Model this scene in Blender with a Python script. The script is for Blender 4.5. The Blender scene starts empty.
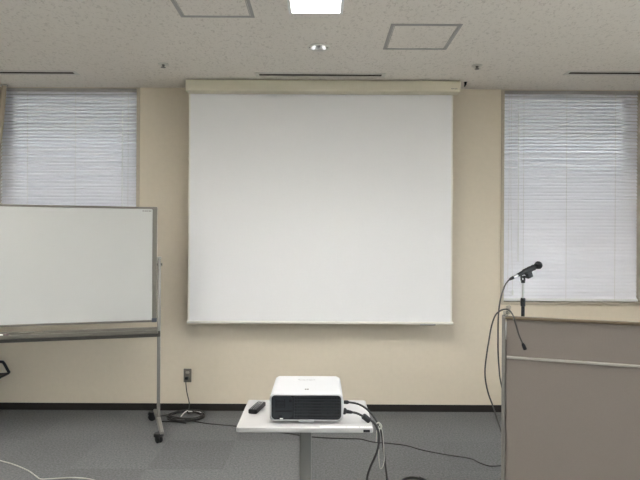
import bpy, bmesh, math, random
from mathutils import Vector, Matrix, Euler
random.seed(4)
sc = bpy.context.scene
COL = sc.collection
PI = math.pi
R = math.radians

# ------------------------------------------------------------------ camera numbers
D = 4.68           # camera to front wall
EYE = 1.493        # lens height
H = 2.816          # ceiling height
F = 536.0          # focal length in pixels of a 640 px wide frame
ROLL = R(0.3)


def at(px, py, d):
    """photo position + distance from the lens plane -> point in the room"""
    u = px - 320.0
    v = 240.0 - py
    wx = u * math.cos(ROLL) - v * math.sin(ROLL)
    wz = u * math.sin(ROLL) + v * math.cos(ROLL)
    return Vector((wx * d / F, d - D, EYE + wz * d / F))


def on_z(px, py, z):
    a = at(px, py, 1.0)
    k = (z - EYE) / (a.z - EYE)
    return at(px, py, k)


# ------------------------------------------------------------------ materials
def new_mat(name):
    m = bpy.data.materials.new(name)
    m.use_nodes = True
    return m, m.node_tree, m.node_tree.nodes['Principled BSDF']


def mat(name, col, rough=0.5, metal=0.0, var=0.06, scale=40.0, bump=0.0, bscale=None, spec=0.5):
    """principled material with a little procedural variation"""
    m, nt, b = new_mat(name)
    tc = nt.nodes.new('ShaderNodeTexCoord')
    nz = nt.nodes.new('ShaderNodeTexNoise')
    nz.inputs['Scale'].default_value = scale
    nz.inputs['Detail'].default_value = 4
    nt.links.new(tc.outputs['Object'], nz.inputs['Vector'])
    mx = nt.nodes.new('ShaderNodeMix')
    mx.data_type = 'RGBA'
    lo = [max(0, c * (1 - var)) for c in col] + [1]
    hi = [min(1, c * (1 + var)) for c in col] + [1]
    mx.inputs[6].default_value = lo
    mx.inputs[7].default_value = hi
    nt.links.new(nz.outputs['Fac'], mx.inputs[0])
    nt.links.new(mx.outputs[2], b.inputs['Base Color'])
    b.inputs['Roughness'].default_value = rough
    b.inputs['Metallic'].default_value = metal
    b.inputs['Specular IOR Level'].default_value = spec
    if bump:
        n2 = nt.nodes.new('ShaderNodeTexNoise')
        n2.inputs['Scale'].default_value = bscale or scale
        n2.inputs['Detail'].default_value = 3
        nt.links.new(tc.outputs['Object'], n2.inputs['Vector'])
        bp = nt.nodes.new('ShaderNodeBump')
        bp.inputs['Strength'].default_value = bump
        bp.inputs['Distance'].default_value = 0.002
        nt.links.new(n2.outputs['Fac'], bp.inputs['Height'])
        nt.links.new(bp.outputs['Normal'], b.inputs['Normal'])
    return m


def carpet_mat():
    m, nt, b = new_mat('carpet_tiles')
    N, L = nt.nodes, nt.links
    tc = N.new('ShaderNodeTexCoord')
    mp = N.new('ShaderNodeMapping')
    mp.inputs['Location'].default_value = (0.12, 0.2, 0)
    L.new(tc.outputs['Object'], mp.inputs['Vector'])
    sn = N.new('ShaderNodeVectorMath'); sn.operation = 'SNAP'
    sn.inputs[1].default_value = (0.5, 0.5, 10)
    L.new(mp.outputs['Vector'], sn.inputs[0])
    wn = N.new('ShaderNodeTexWhiteNoise'); wn.noise_dimensions = '3D'
    L.new(sn.outputs['Vector'], wn.inputs['Vector'])
    nz = N.new('ShaderNodeTexNoise')
    nz.inputs['Scale'].default_value = 75; nz.inputs['Detail'].default_value = 6
    nz.inputs['Roughness'].default_value = 0.75
    L.new(tc.outputs['Object'], nz.inputs['Vector'])
    rp = N.new('ShaderNodeValToRGB')
    rp.color_ramp.elements[0].position = 0.36; rp.color_ramp.elements[0].color = (0.102, 0.103, 0.101, 1)
    rp.color_ramp.elements[1].position = 0.66; rp.color_ramp.elements[1].color = (0.202, 0.205, 0.206, 1)
    L.new(nz.outputs['Fac'], rp.inputs['Fac'])
    ml = N.new('ShaderNodeMath'); ml.operation = 'MULTIPLY_ADD'
    ml.inputs[1].default_value = 0.11; ml.inputs[2].default_value = 0.92
    L.new(wn.outputs['Value'], ml.inputs[0])
    vm = N.new('ShaderNodeVectorMath'); vm.operation = 'SCALE'
    L.new(rp.outputs['Color'], vm.inputs[0]); L.new(ml.outputs[0], vm.inputs['Scale'])
    L.new(vm.outputs['Vector'], b.inputs['Base Color'])
    b.inputs['Roughness'].default_value = 0.95
    b.inputs['Specular IOR Level'].default_value = 0.15
    bp = N.new('ShaderNodeBump'); bp.inputs['Strength'].default_value = 0.4; bp.inputs['Distance'].default_value = 0.003
    L.new(nz.outputs['Fac'], bp.inputs['Height']); L.new(bp.outputs['Normal'], b.inputs['Normal'])
    return m


def ceiling_mat():
    m, nt, b = new_mat('fissured_ceiling_board')
    N, L = nt.nodes, nt.links
    tc = N.new('ShaderNodeTexCoord')
    mp = N.new('ShaderNodeMapping'); mp.inputs['Scale'].default_value = (1.0, 0.6, 1)
    L.new(tc.outputs['Object'], mp.inputs['Vector'])
    nz = N.new('ShaderNodeTexNoise')
    nz.inputs['Scale'].default_value = 62; nz.inputs['Detail'].default_value = 3; nz.inputs['Roughness'].default_value = 0.55
    nz.inputs['Distortion'].default_value = 0.8
    L.new(mp.outputs['Vector'], nz.inputs['Vector'])
    rp = N.new('ShaderNodeValToRGB')
    rp.color_ramp.elements[0].position = 0.33; rp.color_ramp.elements[0].color = (0.665, 0.615, 0.55, 1)
    rp.color_ramp.elements[1].position = 0.46; rp.color_ramp.elements[1].color = (0.82, 0.768, 0.70, 1)
    L.new(nz.outputs['Fac'], rp.inputs['Fac'])
    L.new(rp.outputs['Color'], b.inputs['Base Color'])
    b.inputs['Roughness'].default_value = 0.9
    b.inputs['Specular IOR Level'].default_value = 0.2
    bp = N.new('ShaderNodeBump'); bp.inputs['Strength'].default_value = 0.35; bp.inputs['Distance'].default_value = 0.004
    L.new(rp.outputs['Color'], bp.inputs['Height']); L.new(bp.outputs['Normal'], b.inputs['Normal'])
    return m


def slat_mat():
    m, nt, b = new_mat('blind_slat')
    N, L = nt.nodes, nt.links
    b.inputs['Base Color'].default_value = (0.90, 0.89, 0.93, 1)
    b.inputs['Roughness'].default_value = 0.42
    tc = N.new('ShaderNodeTexCoord')
    nz = N.new('ShaderNodeTexNoise'); nz.inputs['Scale'].default_value = 6
    L.new(tc.outputs['Object'], nz.inputs['Vector'])
    mr = N.new('ShaderNodeMapRange'); mr.inputs['To Min'].default_value = 0.36; mr.inputs['To Max'].default_value = 0.5
    L.new(nz.outputs['Fac'], mr.inputs['Value']); L.new(mr.outputs['Result'], b.inputs['Roughness'])
    tr = N.new('ShaderNodeBsdfTranslucent'); tr.inputs['Color'].default_value = (0.80, 0.82, 0.95, 1)
    mx = N.new('ShaderNodeMixShader'); mx.inputs[0].default_value = 0.055
    L.new(b.outputs[0], mx.inputs[1]); L.new(tr.outputs[0], mx.inputs[2])
    L.new(mx.outputs[0], N['Material Output'].inputs['Surface'])
    return m


def glass_mat(name, tint, mixv=0.1):
    m, nt, b = new_mat(name)
    N, L = nt.nodes, nt.links
    N.remove(b)
    t = N.new('ShaderNodeBsdfTransparent'); t.inputs['Color'].default_value = tint
    g = N.new('ShaderNodeBsdfGlossy'); g.inputs['Roughness'].default_value = 0.03
    fr = N.new('ShaderNodeFresnel'); fr.inputs['IOR'].default_value = 1.45
    ad = N.new('ShaderNodeMath'); ad.operation = 'ADD'; ad.inputs[1].default_value = mixv
    L.new(fr.outputs[0], ad.inputs[0])
    mx = N.new('ShaderNodeMixShader')
    L.new(ad.outputs[0], mx.inputs[0]); L.new(t.outputs[0], mx.inputs[1]); L.new(g.outputs[0], mx.inputs[2])
    L.new(mx.outputs[0], N['Material Output'].inputs['Surface'])
    return m


def emit_mat(name, col, strength):
    m, nt, b = new_mat(name)
    N, L = nt.nodes, nt.links
    tc = N.new('ShaderNodeTexCoord')
    nz = N.new('ShaderNodeTexNoise'); nz.inputs['Scale'].default_value = 3
    L.new(tc.outputs['Object'], nz.inputs['Vector'])
    mr = N.new('ShaderNodeMapRange'); mr.inputs['To Min'].default_value = strength * 0.97; mr.inputs['To Max'].default_value = strength * 1.03
    L.new(nz.outputs['Fac'], mr.inputs['Value'])
    b.inputs['Base Color'].default_value = (0.9, 0.9, 0.9, 1)
    b.inputs['Emission Color'].default_value = (*col, 1)
    L.new(mr.outputs['Result'], b.inputs['Emission Strength'])
    return m


M = {}
M['wall'] = mat('beige_wallpaper', (0.715, 0.632, 0.512), 0.85, var=0.04, scale=25, bump=0.25, bscale=260, spec=0.25)
M['side_wall'] = mat('pale_wallpaper', (0.80, 0.78, 0.72), 0.85, var=0.04, scale=25, bump=0.2, bscale=260, spec=0.25)
M['carpet'] = carpet_mat()
M['outside'] = mat('grey_render', (0.22, 0.22, 0.23), 0.9, var=0.08, scale=2)
M['ceiling'] = ceiling_mat()
M['base'] = mat('dark_vinyl_skirting', (0.022, 0.019, 0.017), 0.6, spec=0.25)
M['reveal'] = mat('beige_window_trim', (0.50, 0.43, 0.34), 0.45, var=0.03)
M['alu'] = mat('aluminium', (0.46, 0.44, 0.40), 0.38, 0.75, var=0.05, scale=90)
M['alu_dark'] = mat('grey_frame_metal', (0.22, 0.205, 0.18), 0.4, 0.5, var=0.05)
M['hatch_frame'] = mat('hatch_frame_metal', (0.40, 0.38, 0.36), 0.55, 0.0, var=0.04)
M['chrome'] = mat('chrome', (0.55, 0.55, 0.54), 0.28, 1.0, var=0.02)
M['black'] = mat('black_plastic', (0.014, 0.014, 0.015), 0.5, var=0.2, spec=0.25)
M['black_metal'] = mat('black_metal', (0.014, 0.014, 0.016), 0.4, 0.0, var=0.15, spec=0.3)
M['rubber'] = mat('black_cable_rubber', (0.022, 0.021, 0.020), 0.55, var=0.2, scale=90)
M['cable_grey'] = mat('grey_black_mic_cable', (0.050, 0.045, 0.040), 0.5, var=0.2, scale=90)
M['slot'] = mat('dark_vent_slot', (0.055, 0.050, 0.040), 0.8, spec=0.1)
M['vent_white'] = mat('vent_paint', (0.66, 0.63, 0.57), 0.5, var=0.03)
M['screen'] = mat('white_screen_cloth', (0.83, 0.815, 0.815), 0.8, var=0.015, scale=60, bump=0.08, bscale=500, spec=0.2)
M['screen_edge'] = mat('cream_screen_trim', (0.80, 0.77, 0.69), 0.5, var=0.02)
M['housing'] = mat('cream_screen_case', (0.68, 0.625, 0.49), 0.45, var=0.02)
M['mark'] = mat('grey_print', (0.16, 0.15, 0.13), 0.6)
M['mark_light'] = mat('pale_grey_print', (0.33, 0.33, 0.34), 0.6)
M['board'] = mat('whiteboard_enamel', (0.50, 0.495, 0.475), 0.28, var=0.015, scale=3, spec=0.5)
M['board_frame'] = mat('whiteboard_frame', (0.20, 0.185, 0.16), 0.42, 0.55, var=0.05)
M['post'] = mat('stand_tube', (0.26, 0.247, 0.225), 0.42, 0.4, var=0.05)
M['tray_dark'] = mat('tray_underside', (0.09, 0.082, 0.072), 0.5, 0.3)
M['corner'] = mat('dark_corner_cap', (0.06, 0.065, 0.085), 0.5)
M['table'] = mat('white_laminate', (0.43, 0.42, 0.412), 0.35, var=0.012, scale=10)
M['pole'] = mat('grey_pole_paint', (0.165, 0.163, 0.152), 0.45, 0.2, var=0.04)
M['proj_white'] = mat('projector_white', (0.48, 0.48, 0.49), 0.35, var=0.01)
M['proj_dark'] = mat('projector_grille', (0.018, 0.021, 0.026), 0.45, var=0.15)
M['proj_deep'] = mat('projector_recess', (0.006, 0.007, 0.009), 0.6, var=0.1)
M['panel'] = mat('lectern_cloth_panel', (0.222, 0.192, 0.169), 0.75, var=0.06, scale=180, bump=0.15, bscale=400, spec=0.25)
M['wood'] = mat('lectern_wood_edge', (0.115, 0.083, 0.050), 0.45, var=0.15, scale=30)
M['lectern_alu'] = mat('lectern_edge_metal', (0.22, 0.205, 0.19), 0.45, 0.3, var=0.05)
M['outlet'] = mat('brown_outlet_plate', (0.125, 0.110, 0.092), 0.4, var=0.05)
M['outlet_pin'] = mat('outlet_socket_face', (0.40, 0.37, 0.32), 0.5)
M['white_plastic'] = mat('white_plastic', (0.82, 0.82, 0.80), 0.4, var=0.02)
M['white_cable'] = mat('white_cable_sheath', (0.46, 0.445, 0.39), 0.5, var=0.05)
M['curtain'] = mat('beige_curtain_cloth', (0.42, 0.35, 0.26), 0.9, var=0.08, scale=60)
M['chair_cloth'] = mat('dark_grey_chair_cloth', (0.09, 0.086, 0.08), 0.9, var=0.1, scale=120)
M['purple'] = mat('dark_purple_plastic', (0.10, 0.06, 0.075), 0.45)
M['slat'] = slat_mat()
M['glass'] = glass_mat('window_glass', (0.93, 0.96, 0.97, 1), 0.03)
M['clear'] = glass_mat('clear_plastic', (0.86, 0.86, 0.86, 1), 0.12)
M['sash'] = mat('window_sash_metal', (0.34, 0.32, 0.29), 0.45, 0.4)
LIGHT_POWER = 12.0
M['tube'] = emit_mat('lit_diffuser', (1.0, 0.985, 0.955), LIGHT_POWER)
M['glint'] = emit_mat('glint_glow', (1.0, 1.0, 0.98), 0.18)  # faint glow standing in for glints off the downlight reflector
M['cap_grey'] = mat('mid_grey_plastic', (0.24, 0.24, 0.24), 0.5)


# ------------------------------------------------------------------ mesh helpers
class MB:
    def __init__(self):
        self.bm = bmesh.new()

    def merge(self, other, mtx=None):
        if mtx is not None:
            bmesh.ops.transform(other, matrix=mtx, verts=other.verts)
        me = bpy.data.meshes.new('tmp')
        other.to_mesh(me)
        other.free()
        self.bm.from_mesh(me)
        bpy.data.meshes.remove(me)
        return self

    def box(self, x0, x1, y0, y1, z0, z1, bevel=0.0, seg=2, mtx=None):
        b = bmesh.new()
        bmesh.ops.create_cube(b, size=1.0)
        for v in b.verts:
            v.co = Vector(((x0 + x1) / 2 + v.co.x * (x1 - x0), (y0 + y1) / 2 + v.co.y * (y1 - y0), (z0 + z1) / 2 + v.co.z * (z1 - z0)))
        if bevel > 0:
            bmesh.ops.bevel(b, geom=b.edges[:], offset=bevel, segments=seg, profile=0.5, affect='EDGES')
        return self.merge(b, mtx)

    def cyl(self, p0, p1, r0, r1=None, n=20, bevel=0.0):
        r1 = r0 if r1 is None else r1
        p0, p1 = Vector(p0), Vector(p1)
        prof = [(0, 0), (r0, 0), (r1, (p1 - p0).length), (0, (p1 - p0).length)]
        if bevel:
            l = (p1 - p0).length
            prof = [(0, 0), (r0 - bevel, 0), (r0, bevel), (r1, l - bevel), (r1 - bevel, l), (0, l)]
        return self.lathe(prof, p0, p1 - p0, n)

    def lathe(self, prof, origin, axis, n=24):
        """prof: (radius, height) pairs spun about axis through origin"""
        q = Vector(axis).normalized().to_track_quat('Z', 'Y').to_matrix().to_4x4()
        mtx = Matrix.Translation(Vector(origin)) @ q
        b = bmesh.new()
        rings = []
        for r, h in prof:
            if r < 1e-6:
                rings.append([b.verts.new((0, 0, h))])
            else:
                rings.append([b.verts.new((r * math.cos(2 * PI * k / n), r * math.sin(2 * PI * k / n), h)) for k in range(n)])
        for A, B in zip(rings[:-1], rings[1:]):
            for k in range(n):
                k2 = (k + 1) % n
                if len(A) == 1 and len(B) == 1:
                    continue
                if len(A) == 1:
                    b.faces.new((A[0], B[k2], B[k]))
                elif len(B) == 1:
                    b.faces.new((A[k], A[k2], B[0]))
                else:
                    b.faces.new((A[k], A[k2], B[k2], B[k]))
        bmesh.ops.recalc_face_normals(b, faces=b.faces)
        return self.merge(b, mtx)

    def tube(self, pts, r, n=8, smooth=True, sub=6, closed=False):
        pts = [Vector(p) for p in pts]
        if smooth:
            pts = catmull(pts, sub)
        rr = r if callable(r) else (lambda t: r)
        b = bmesh.new()
        rings = []
        up = Vector((0.31, 0.17, 0.93)).normalized()
        prev = None
        for i, p in enumerate(pts):
            a = pts[max(0, i - 1)]
            c = pts[min(len(pts) - 1, i + 1)]
            t = (c - a).normalized()
            if prev is None:
                s = t.cross(up)
                if s.length < 1e-3:
                    s = t.cross(Vector((1, 0, 0)))
                s.normalize()
            else:
                s = (prev - t * prev.dot(t)).normalized()
            prev = s
            w = t.cross(s)
            rad = rr(i / max(1, len(pts) - 1))
            rings.append([b.verts.new(p + (s * math.cos(2 * PI * k / n) + w * math.sin(2 * PI * k / n)) * rad) for k in range(n)])
        for A, B in zip(rings[:-1], rings[1:]):
            for k in range(n):
                b.faces.new((A[k], A[(k + 1) % n], B[(k + 1) % n], B[k]))
        b.faces.new(rings[0][::-1])
        b.faces.new(rings[-1])
        bmesh.ops.recalc_face_normals(b, faces=b.faces)
        return self.merge(b)

    def prism(self, poly, y0, y1, bevel=0.0, mtx=None, seg=2):
        """poly in (x, z), extruded along y"""
        b = bmesh.new()
        A = [b.verts.new((x, y0, z)) for x, z in poly]
        B = [b.verts.new((x, y1, z)) for x, z in poly]
        b.faces.new(A)
        b.faces.new(B[::-1])
        for k in range(len(poly)):
            k2 = (k + 1) % len(poly)
            b.faces.new((A[k], B[k], B[k2], A[k2]))
        bmesh.ops.recalc_face_normals(b, faces=b.faces)
        if bevel:
            es = [e for e in b.edges if len(e.link_faces) == 2 and e.calc_face_angle(0) > 0.9]
            bmesh.ops.bevel(b, geom=es, offset=bevel, segments=seg, profile=0.5, affect='EDGES')
        return self.merge(b, mtx)

    def build(self, name, material, parent=None, origin=None, smooth=True):
        if origin is not None:
            bmesh.ops.translate(self.bm, verts=self.bm.verts, vec=-Vector(origin))
        me = bpy.data.meshes.new(name)
        self.bm.to_mesh(me)
        self.bm.free()
        if smooth:
            me.polygons.foreach_set('use_smooth', [True] * len(me.polygons))
            try:
                me.set_sharp_from_angle(angle=R(35))
            except Exception:
                pass
        me.materials.append(material)
        o = bpy.data.objects.new(name, me)
        COL.objects.link(o)
        if origin is not None:
            o.location = origin
        if parent is not None:
            o.parent = parent
        return o


def catmull(P, sub):
    if len(P) < 3:
        return P
    out = []
    for i in range(len(P) - 1):
        p0 = P[i - 1] if i else P[0] * 2 - P[1]
        p1, p2 = P[i], P[i + 1]
        p3 = P[i + 2] if i + 2 < len(P) else P[-1] * 2 - P[-2]
        for k in range(sub):
            t = k / sub
            out.append(0.5 * ((2 * p1) + (p2 - p0) * t + (2 * p0 - 5 * p1 + 4 * p2 - p3) * t * t + (3 * p1 - p0 - 3 * p2 + p3) * t ** 3))
    out.append(P[-1])
    return out


def rrect(x0, x1, z0, z1, r, n=6):
    pts = []
    for cx, cz, a0 in ((x1 - r, z1 - r, 0), (x0 + r, z1 - r, 90), (x0 + r, z0 + r, 180), (x1 - r, z0 + r, 270)):
        for k in range(n + 1):
            a = R(a0 + 90 * k / n)
            pts.append((cx + r * math.cos(a), cz + r * math.sin(a)))
    return pts


def empty(name, loc=(0, 0, 0), rz=0.0):
    o = bpy.data.objects.new(name, None)
    o.empty_display_size = 0.1
    COL.objects.link(o)
    o.location = loc
    o.rotation_euler = (0, 0, rz)
    return o


def tag(o, label=None, cat=None, group=None, kind=None):
    if label: o['label'] = label
    if cat: o['category'] = cat
    if group: o['group'] = group
    if kind: o['kind'] = kind
    return o


def structure(o):
    o['kind'] = 'structure'
    return o


def copy_tree(o, parent=None):
    c = o.copy()
    COL.objects.link(c)
    c.parent = parent
    for ch in [k for k in bpy.data.objects if k.parent == o]:
        copy_tree(ch, c)
    return c


def sheet_with_holes(bm, xs, ys, holes, f):
    """rectangles of the grid xs*ys that lie in no hole; f maps (a, b) to a point"""
    xs = sorted(set([round(x, 5) for x in xs] + [round(v, 5) for h in holes for v in h[:2]]))
    ys = sorted(set([round(y, 5) for y in ys] + [round(v, 5) for h in holes for v in h[2:]]))
    vs = {}
    def V(a, b):
        if (a, b) not in vs:
            vs[(a, b)] = bm.verts.new(f(a, b))
        return vs[(a, b)]
    for x0, x1 in zip(xs[:-1], xs[1:]):
        for y0, y1 in zip(ys[:-1], ys[1:]):
            cx, cy = (x0 + x1) / 2, (y0 + y1) / 2
            if any(h[0] < cx < h[1] and h[2] < cy < h[3] for h in holes):
                continue
            bm.faces.new((V(x0, y0), V(x1, y0), V(x1, y1), V(x0, y1)))


# ------------------------------------------------------------------ the room
XL, XR, YB = -4.1, 4.1, -9.2
WL = (-2.830, -1.583)       # left window opening
WR = (1.582, 2.812)         # right window opening
WZ = 0.962                  # sill height
RECESS = 0.17

m = MB(); m.box(XL, XR, YB, 0.0, -0.1, 0.0)
structure(m.build('floor', M['carpet'], smooth=False))

# ceiling board with openings for the recessed fittings
LW, LLEN = 0.292, 1.25
LX = [-2.55, -0.031, 2.55]
LY = [-D + 3.12 - LLEN, -D + 3.12 - LLEN - 2.6, -D + 3.12 - LLEN - 5.2]
holes = []
for lx in LX:
    for ly in LY:
        holes.append((lx - LW / 2, lx + LW / 2, ly, ly + LLEN))
SLOT_Y = -D + 4.292
SLOTS = [(-2.975, -1.965, SLOT_Y - 0.02), (-0.497, 0.489, SLOT_Y), (1.945, 2.95, SLOT_Y - 0.085)]
for a, b_, sy_ in SLOTS:
    holes.append((a, b_, sy_ - 0.0265, sy_ + 0.0265))
EM = Vector((-0.016, -D + 3.674, H))
holes.append((EM.x - 0.048, EM.x + 0.048, EM.y - 0.048, EM.y + 0.048))
m = MB()
sheet_with_holes(m.bm, [XL, XR], [YB, 0], holes, lambda a, b: Vector((a, b, H)))
bmesh.ops.reverse_faces(m.bm, faces=m.bm.faces[:])
m.box(XL, XR, YB, 0.0, H + 0.16, H + 0.22)
structure(m.build('ceiling', M['ceiling'], smooth=False))

# front wall with two openings that reach the ceiling
m = MB()
T = 0.2
m.box(XL, WL[0], 0, T, 0, H + 0.22)
m.box(WL[1], WR[0], 0, T, 0, H + 0.22)
m.box(WR[1], XR, 0, T, 0, H + 0.22)
m.box(WL[0], WL[1], 0, T, 0, WZ)
m.box(WR[0], WR[1], 0, T, 0, WZ)
m.box(WL[0], WL[1], 0, T, H, H + 0.22)
m.box(WR[0], WR[1], 0, T, H, H + 0.22)
structure(m.build('wall_front', M['wall'], smooth=False))
m = MB(); m.box(XL - 0.1, XL, YB, T, 0, H + 0.22)
structure(m.build('wall_left', M['side_wall'], smooth=False))
SW = (-8.4, -1.5, 0.95, 2.45)       # window band in the right wall, beside and behind the camera
m = MB()
m.box(XR, XR + 0.1, YB, T, 0, SW[2]); m.box(XR, XR + 0.1, YB, T, SW[3], H + 0.22)
m.box(XR, XR + 0.1, YB, SW[0], SW[2], SW[3]); m.box(XR, XR + 0.1, SW[1], T, SW[2], SW[3])
structure(m.build('wall_right', M['side_wall'], smooth=False))
m = MB(); m.box(XL, XR, YB - 0.1, YB, 0, H + 0.22)
structure(m.build('wall_back', M['side_wall'], smooth=False))

# skirting: strip with a small rounded top
m = MB()
m.prism([(0, 0), (0.060, 0), (0.060, 0.005), (0, 0.008)], XL, XR, mtx=Matrix(((0, 1, 0, 0), (0, 0, -1, 0), (1, 0, 0, 0), (0, 0, 0, 1))))
structure(m.build('baseboard_front', M['base'], smooth=False))

for idx, (a, b) in enumerate((WL, WR)):
    # the trim that lines the opening and stands a little proud of the wall
    m = MB()
    tw = 0.022
    for x0, x1 in ((a - 0.006, a + tw), (b - tw, b + 0.006)):
        m.box(x0, x1, -0.008, RECESS, WZ - 0.004, H - 0.001, 0.003)
    m.box(a - 0.006, b + 0.006, -0.016, RECESS, WZ - 0.024, WZ, 0.004)
    w = structure(m.build('window_%d' % (idx + 1), M['reveal'], smooth=False))
    # sash with one mullion, glass in both halves
    m = MB()
    y0, y1 = RECESS - 0.03, RECESS + 0.02
    mid = (a + b) / 2
    for x0, x1 in ((a + tw, a + 0.065), (b - 0.065, b - tw)):
        m.box(x0, x1, y0, y1, WZ, H, 0.003)
    for z0, z1 in ((WZ, WZ + 0.05), (H - 0.05, H)):
        m.box(a + tw, b - tw, y0 + 0.004, y1 - 0.004, z0, z1, 0.003)
    s = m.build('sash', M['sash'], w, smooth=False)
    for x0, x1 in ((a + 0.06, b - 0.06),):
        m = MB(); m.box(x0, x1, y0 + 0.018, y0 + 0.026, WZ + 0.045, H - 0.045)
        m.build('pane', M['glass'], s, smooth=False)

m = MB()
for k in range(6):
    y = SW[0] + (SW[1] - SW[0]) * k / 5
    m.box(XR + 0.02, XR + 0.08, max(SW[0], y - 0.03), min(SW[1], y + 0.03), SW[2], SW[3], 0.003)
for z0, z1 in ((SW[2], SW[2] + 0.04), (SW[3] - 0.04, SW[3])):
    m.box(XR + 0.02, XR + 0.08, SW[0], SW[1], z0, z1, 0.003)
w = structure(m.build('window_3', M['sash'], smooth=False))
for k in range(5):
    y0 = SW[0] + (SW[1] - SW[0]) * k / 5; y1 = SW[0] + (SW[1] - SW[0]) * (k + 1) / 5
    m = MB(); m.box(XR + 0.046, XR + 0.054, y0 + 0.02, y1 - 0.02, SW[2] + 0.03, SW[3] - 0.03)
    m.build('pane', M['glass'], w, smooth=False)

# unseen slab with upstand, added outside to keep sky light off the blinds
m = MB(); m.box(XL, XR, T, T + 2.2, H + 0.04, H + 0.22)
m.box(XL, XR, T + 2.1, T + 2.2, H + 0.22, H + 1.2)
structure(m.build('sky_blocker_slab', M['outside'], smooth=False))
# unseen plain wall, added to cut the daylight leaking through the blinds
m = MB(); m.box(-9, 9, 5.0, 5.3, -3, 9)
structure(m.build('sky_blocker_wall', M['outside'], smooth=False))

# ------------------------------------------------------------------ venetian blinds
PITCH = 0.0300


def make_blind(a, b, wand_x, cords, label, pull=None):
    """local origin at the sill centre of the opening"""
    cx = (a + b) / 2
    hw = (b - a) / 2 - 0.0245
    root = empty('venetian_blind', (cx, 0.036, WZ))
    tag(root, label, 'blind', 'window blinds')
    top = H - WZ - 0.002
    m = MB(); m.box(-hw, hw, -0.012, 0.022, top - 0.026, top, 0.003)
    m.build('headrail', M['hatch_frame'], root, smooth=False)
    m = MB(); m.prism(rrect(-hw, hw, 0.006, 0.028, 0.008, 4), -0.020, 0.014)
    m.build('bottom_rail', M['white_plastic'], root)
    # slats: curved closed strips
    m = MB()
    bm = m.bm
    z = 0.044
    k = 0
    chord, tilt, sag, th = 0.0360, R(57), 0.0042, 0.0004
    while z < top - 0.030:
        dz = random.uniform(-0.0004, 0.0004)
        tl = tilt + random.uniform(-0.03, 0.03)
        ring = []
        for sgn in (1, -1):
            seq = range(5) if sgn == 1 else range(4, -1, -1)
            for q in seq:
                s = q / 4 - 0.5
                u = s * chord
                w = sag * (1 - 4 * s * s) + sgn * th
                # lower edge towards the room
                y = u * math.cos(tl) - w * math.sin(tl)
                zz = u * math.sin(tl) + w * math.cos(tl)
                ring.append((y, z + dz + zz))
        A = [bm.verts.new((-hw + 0.004, y, zz)) for y, zz in ring]
        B = [bm.verts.new((hw - 0.004, y, zz)) for y, zz in ring]
        n = len(ring)
        for q in range(n):
            bm.faces.new((A[q], A[(q + 1) % n], B[(q + 1) % n], B[q]))
        bm.faces.new(A[::-1]); bm.faces.new(B)
        z += PITCH; k += 1
    bmesh.ops.recalc_face_normals(bm, faces=bm.faces)
    m.build('slats', M['slat'], root)
    for c in cords:
        m = MB()
        m.box(c - cx - 0.0010, c - cx + 0.0010, -0.0205, -0.0190, 0.01, top - 0.02)
        m.build('ladder_cord', M['vent_white'], root, smooth=False)
    wx = wand_x - cx
    m = MB()
    m.cyl((wx, -0.028, 0.35), (wx, -0.028, top - 0.20), 0.0042, n=6)
    m.cyl((wx, -0.028, top - 0.20), (wx, -0.020, top - 0.03), 0.0016, n=6)
    wd = m.build('tilt_wand', M['white_plastic'], root, smooth=False)
    if pull is not None:
        for off in (-0.006, 0.016):
            m = MB()
            m.tube([(pull - cx + off, -0.026, top - 0.03), (pull - cx + off * 0.8, -0.030, 0.9), (pull - cx + off * 2, -0.028, 0.10)], 0.0012, n=6)
            m.build('pull_cord', M['vent_white'], root)
        m = MB(); m.lathe([(0, 0), (0.007, 0.004), (0.009, 0.03), (0.004, 0.05), (0, 0.05)], (pull - cx + 0.032, -0.028, 0.055), (0, 0, 1), 12)
        m.build('cord_weight', M['white_plastic'], root)
    return root


def wx_(px):
    return (px - 320) / F * D


make_blind(WL[0], WL[1], wx_(121.5), [wx_(26), wx_(74), wx_(127)], 'white venetian blind in the left window, behind the whiteboard')
make_blind(WR[0], WR[1], wx_(518.5), [wx_(524), wx_(567), wx_(616)], 'white venetian blind in the right window, above the lectern and microphone', pull=wx_(509.5))

# ------------------------------------------------------------------ curtain tied to the left of the left window
root = empty('curtain', (-2.86, -0.045, 0.25))
tag(root, 'beige curtain gathered at the far left edge of the left window', 'curtain')
m = MB()
bm = m.bm
nu, nv = 60, 40
grid = []
for j in range(nv + 1):
    v = j / nv
    z = 2.80 - v * 2.45
    # outline: wide at the rail, pinched at the tie (z about 1.15), a little wider below
    t = max(0.0, min(1.0, (2.80 - z) / 1.60))
    if z > 1.20:
        xr = -2.700 + (-2.915 + 2.700) * (t ** 1.25)
        xl = -3.20 + 0.16 * t
    else:
        t2 = (1.20 - z) / 0.85
        xr = -2.915 - 0.0 * t2 + 0.03 * math.sin(t2 * 1.5)
        xl = -3.04 - 0.06 * t2
    row = []
    for i in range(nu + 1):
        u = i / nu
        x = xl + (xr - xl) * u
        amp = 0.024 if z > 1.3 or z < 1.0 else 0.017
        y = -0.03 + amp * math.sin(u * 2 * PI * 7 + 0.5 * math.sin(v * 5)) + 0.006 * math.sin(u * 31 + v * 3)
        row.append((x, y, z))
    grid.append(row)
F_ = [[bm.verts.new((p[0] + 2.86, p[1], p[2] - 0.25)) for p in r] for r in grid]
G_ = [[bm.verts.new((p[0] + 2.86, p[1] + 0.004, p[2] - 0.25)) for p in r] for r in grid]
for j in range(nv):
    for i in range(nu):
        bm.faces.new((F_[j][i], F_[j][i + 1], F_[j + 1][i + 1], F_[j + 1][i]))
        bm.faces.new((G_[j][i], G_[j + 1][i], G_[j + 1][i + 1], G_[j][i + 1]))
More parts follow.
